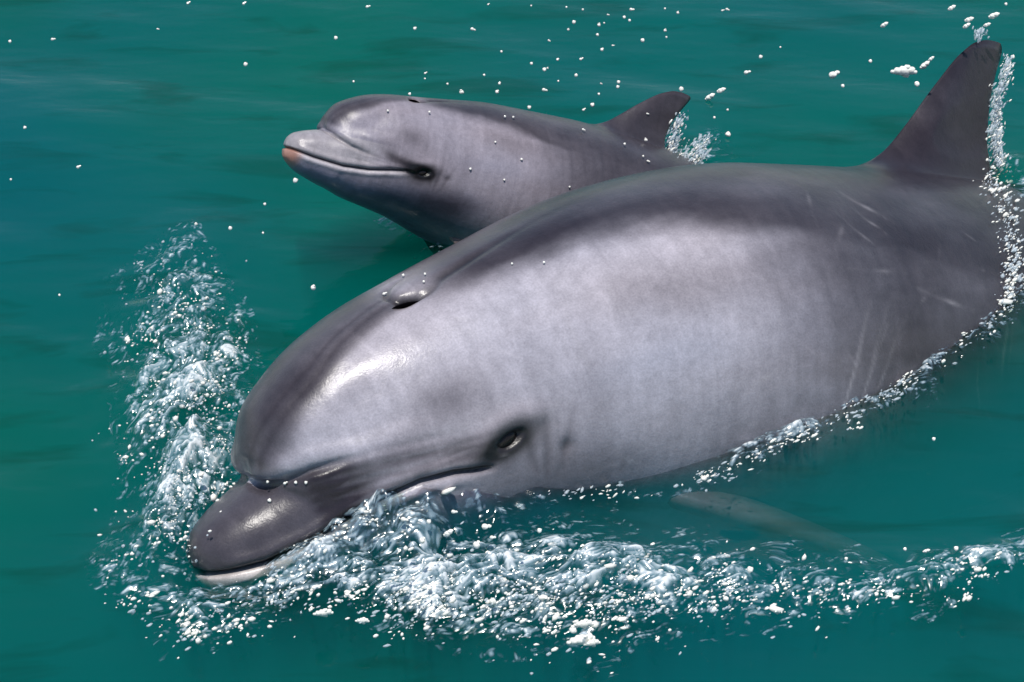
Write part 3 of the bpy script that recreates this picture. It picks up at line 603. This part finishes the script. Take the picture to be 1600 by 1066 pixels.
air_spray('fin_mist', FINTRAIL, 600, D_FIN + .01, .0013, 32, 'fine bluish spray behind the adult\'s tall fin', m_mist)
air_spray('fin_tip_spray', FINTIP, 70, D_FIN, .0014, 33, 'small white water jet leaping off the tip of the adult\'s fin', m_mist, d=(.1, 0, 1))
air_spray('calf_fin_mist', CALFTRAIL, 800, D_CALF + .01, .0013, 34, 'fine bluish spray curling behind the calf\'s fin', m_mist)
air_spray('calf_fin_spray', CALFTRAIL, 130, D_CALF, .0013, 35, 'glittering spray behind the calf\'s fin', m_drop)

# single droplets in the air, each a thing of its own
def drop_mesh(name, lobes, seed):
    R = np.random.default_rng(seed); Vv, Ff, n = [], [], 0; V0, F0 = ico(2)
    for c, r in lobes:
        q = V0 * r * np.array([1, .9, .92]); q = q * (1 + .32 * fbm(V0 * 1.5 + seed, 2, seed)[:, None]) + np.array(c); Vv.append(q); Ff.append(F0 + n); n += len(q)
    return mesh_from(name, np.concatenate(Vv), np.concatenate(Ff))
DM = [drop_mesh('droplet', L, 70 + i) for i, L in enumerate((
    [((0, 0, 0), 1)], [((-.35, 0, 0), .85), ((.75, .1, .1), .55)], [((0, 0, 0), .95), ((.2, .1, .9), .5)], [((-.9, 0, 0), .5), ((-.2, 0, 0), .8), ((.7, 0, .05), .7), ((1.3, 0, 0), .35)],
    [((0, 0, 0), 1), ((1.1, .2, .1), .8), ((-1.0, 0, -.1), .75), ((.4, .1, -.7), .6), ((-1.9, 0, -.3), .4), ((.5, 0, .75), .55), ((1.9, .1, -.1), .4)]))]
for me in DM: me.materials.append(m_drop)
R = np.random.default_rng(77)
def drops(pts, dep, jitter, label, group, rdef=3.0):
    for p in pts:
        px, py = p[0], p[1]; rad = p[2] if len(p) > 2 else rdef * R.uniform(.5, 1.2); kind = p[3] if len(p) > 3 else int(R.choice([0, 0, 0, 1, 2]))
        o = bpy.data.objects.new('water_droplet', DM[kind]); col.objects.link(o); dd = dep + R.normal() * jitter if isinstance(dep, float) else float((ground(px, py, wz(*ground(px, py)[:2]) + jitter) - CAM) @ FWD) if dep is None else surf_depth(px, py, dep, D_CALF) - .001
        o.location = at_depth(px, py, dd); k = rad / FPX * dd * (1 if dep is None or isinstance(dep, float) else .8); o.scale = (k, k, k)
        o.rotation_euler = (R.uniform(-.3, .3), math.radians(-32 + R.uniform(-8, 8)) if kind in (3,) else R.uniform(-.6, .6) * (kind != 4), R.uniform(-.3, .3))
        tag(o, label.replace('SHAPE', ('round', 'twin-lobed', 'pear-shaped', 'long stretched', 'ragged clumped')[kind]), 'droplet', group)
zt = lambda pts, x0, y0, k: [(x0 + a / k, y0 + b_ / k) + tuple(r) for a, b_, *r in pts]
A = zt([(200, 28), (66, 158), (395, 120), (140, 340), (440, 305), (437, 328), (531, 350), (590, 385), (702, 18), (638, 123), (756, 215), (684, 313), (748, 349), (738, 384), (880, 24), (881, 265), (935, 290), (948, 285), (990, 249),
        (993, 338), (937, 376), (1027, 30), (1095, 40), (1058, 92), (1035, 124), (1089, 246), (1067, 314), (1201, 62), (1163, 105), (1184, 96), (1156, 145), (1221, 190), (1175, 208), (1172, 349), (1244, 342), (1241, 362), (1162, 392),
        (1135, 437), (1100, 457), (1300, 40), (1344, 168), (955, 170), (872, 448), (1268, 72), (1290, 85)], 500, 0, 2.667)
drops(A, D_CALF, .10, 'small SHAPE white water droplet flying in the air above the calf\'s back', 'droplets in the air above the calf')
Bp = zt([(104, 36), (158, 54), (365, 40), (585, 197), (503, 237, 3.2, 0), (447, 302, 4.5, 1), (290, 405, 6, 3), (337, 377, 5, 3), (310, 490), (367, 560, 4.5, 0), (172, 371, 4, 0), (105, 128), (110, 155), (345, 44), (365, 458, 2, 0)], 1000, 0, 2.667)
drops(Bp, D_CALF + .1, .08, 'SHAPE white water droplet flying behind the calf\'s fin', 'droplets in the air behind the calf fin')
Cp = zt([(810, 310, 7, 1), (845, 358, 3, 0), (960, 255, 3, 0), (1017, 104, 4.5, 3), (1185, 272, 6, 3), (1213, 245, 3.5, 3), (1154, 350, 4.5, 0)], 1000, 0, 2.667)
drops(Cp, D_FIN - .05, .05, 'SHAPE white water droplet flying in front of the adult\'s tall fin', 'droplets in the air before the adult fin')
drops(zt([(1100, 297, 9, 4)], 1000, 0, 2.667), D_FIN - .05, 0, 'largest ragged white blob of water flying before the adult\'s tall fin', '')
Dp = zt([(1298, 33, 4.5, 3), (1525, 17, 2.5, 0), (1370, 82, 5, 3), (1360, 108, 4.5, 3), (1445, 104, 4, 3), (1473, 65, 6, 3), (1553, 237, 3.5, 0)], 1000, 0, 2.667)
drops(Dp, D_FIN - .02, .02, 'SHAPE white drop of water flung up from the tip of the adult\'s tall fin', 'drops flung from the adult fin tip')
Ep = [(606, 173, 2.4, 0), (671, 175, 2.4, 0), (789, 182, 2.4, 0), (802, 183, 2.4, 0), (774, 222, 2.2, 0), (735, 264, 2.6, 0), (815, 249, 2.6, 0), (788, 281, 2.2, 0), (912, 203, 3, 1), (976, 225, 2.6, 0), (1009, 219, 3.4, 2), (1013, 252, 2.8, 1), (1005, 244, 2.2, 0), (890, 292, 2, 0), (640, 147, 3, 0), (1012, 178, 2.4, 1)]
drops(Ep, WC, 0, 'tiny SHAPE white water droplet clinging to the calf\'s wet skin', 'droplets on the calf')
Kp = [(418, 753, 3, 0), (446, 755, 4, 1), (462, 754, 3.4, 0), (478, 754, 3.4, 0), (421, 782, 4, 0), (601, 459, 4, 1), (630, 430, 3, 0), (664, 428, 2.6, 0), (662, 440, 2.6, 0), (800, 412, 2.4, 0), (850, 410, 2.6, 0), (648, 403, 2.6, 0)]
drops(Kp, WA, 0, 'SHAPE white water droplet clinging to the adult\'s wet head', 'droplets on the adult head')
Fp = zt([(33, 138), (177, 131, 3, 1), (526, 97), (818, 214, 3.4, 0), (628, 10, 3, 1), (814, 11, 3, 1), (83, 425), (262, 556, 3.2, 1), (984, 601, 4.2, 0), (1043, 959, 4, 2), (653, 747), (767, 760), (876, 776), (732, 979), (882, 680, 2.4, 0), (36, 598, 2, 0), (198, 983, 2, 0)], 0, 0, 2.132)
drops(Fp, 3.9, .10, 'tiny SHAPE white water droplet flying over open green water ahead of the dolphins', 'droplets over the open water ahead')
Gp = [(843, 829, 4, 0), (1172, 890, 5.5, 0), (1322, 873, 3, 0), (1459, 686, 3.2, 0), (1414, 858, 3, 0), (1447, 861, 4, 3), (1494, 857, 4, 0), (1522, 860, 5, 3), (1560, 866, 4, 3), (505, 958, 7, 4), (566, 970, 5, 4), (760, 823, 6, 1), (700, 833, 6, 3), (745, 852, 6, 2), (710, 800, 4, 1), (670, 815, 4, 0), (632, 812, 5, 1), (770, 840, 4, 1), (660, 845, 5, 2), (640, 800, 4, 1), (908, 1000, 10, 4), (912, 975, 7, 4), (895, 985, 6, 2), (925, 1005, 6, 4)]
drops(Gp, None, .03, 'SHAPE white blob of water leaping over the foam along the adult\'s side', 'blobs over the side foam')
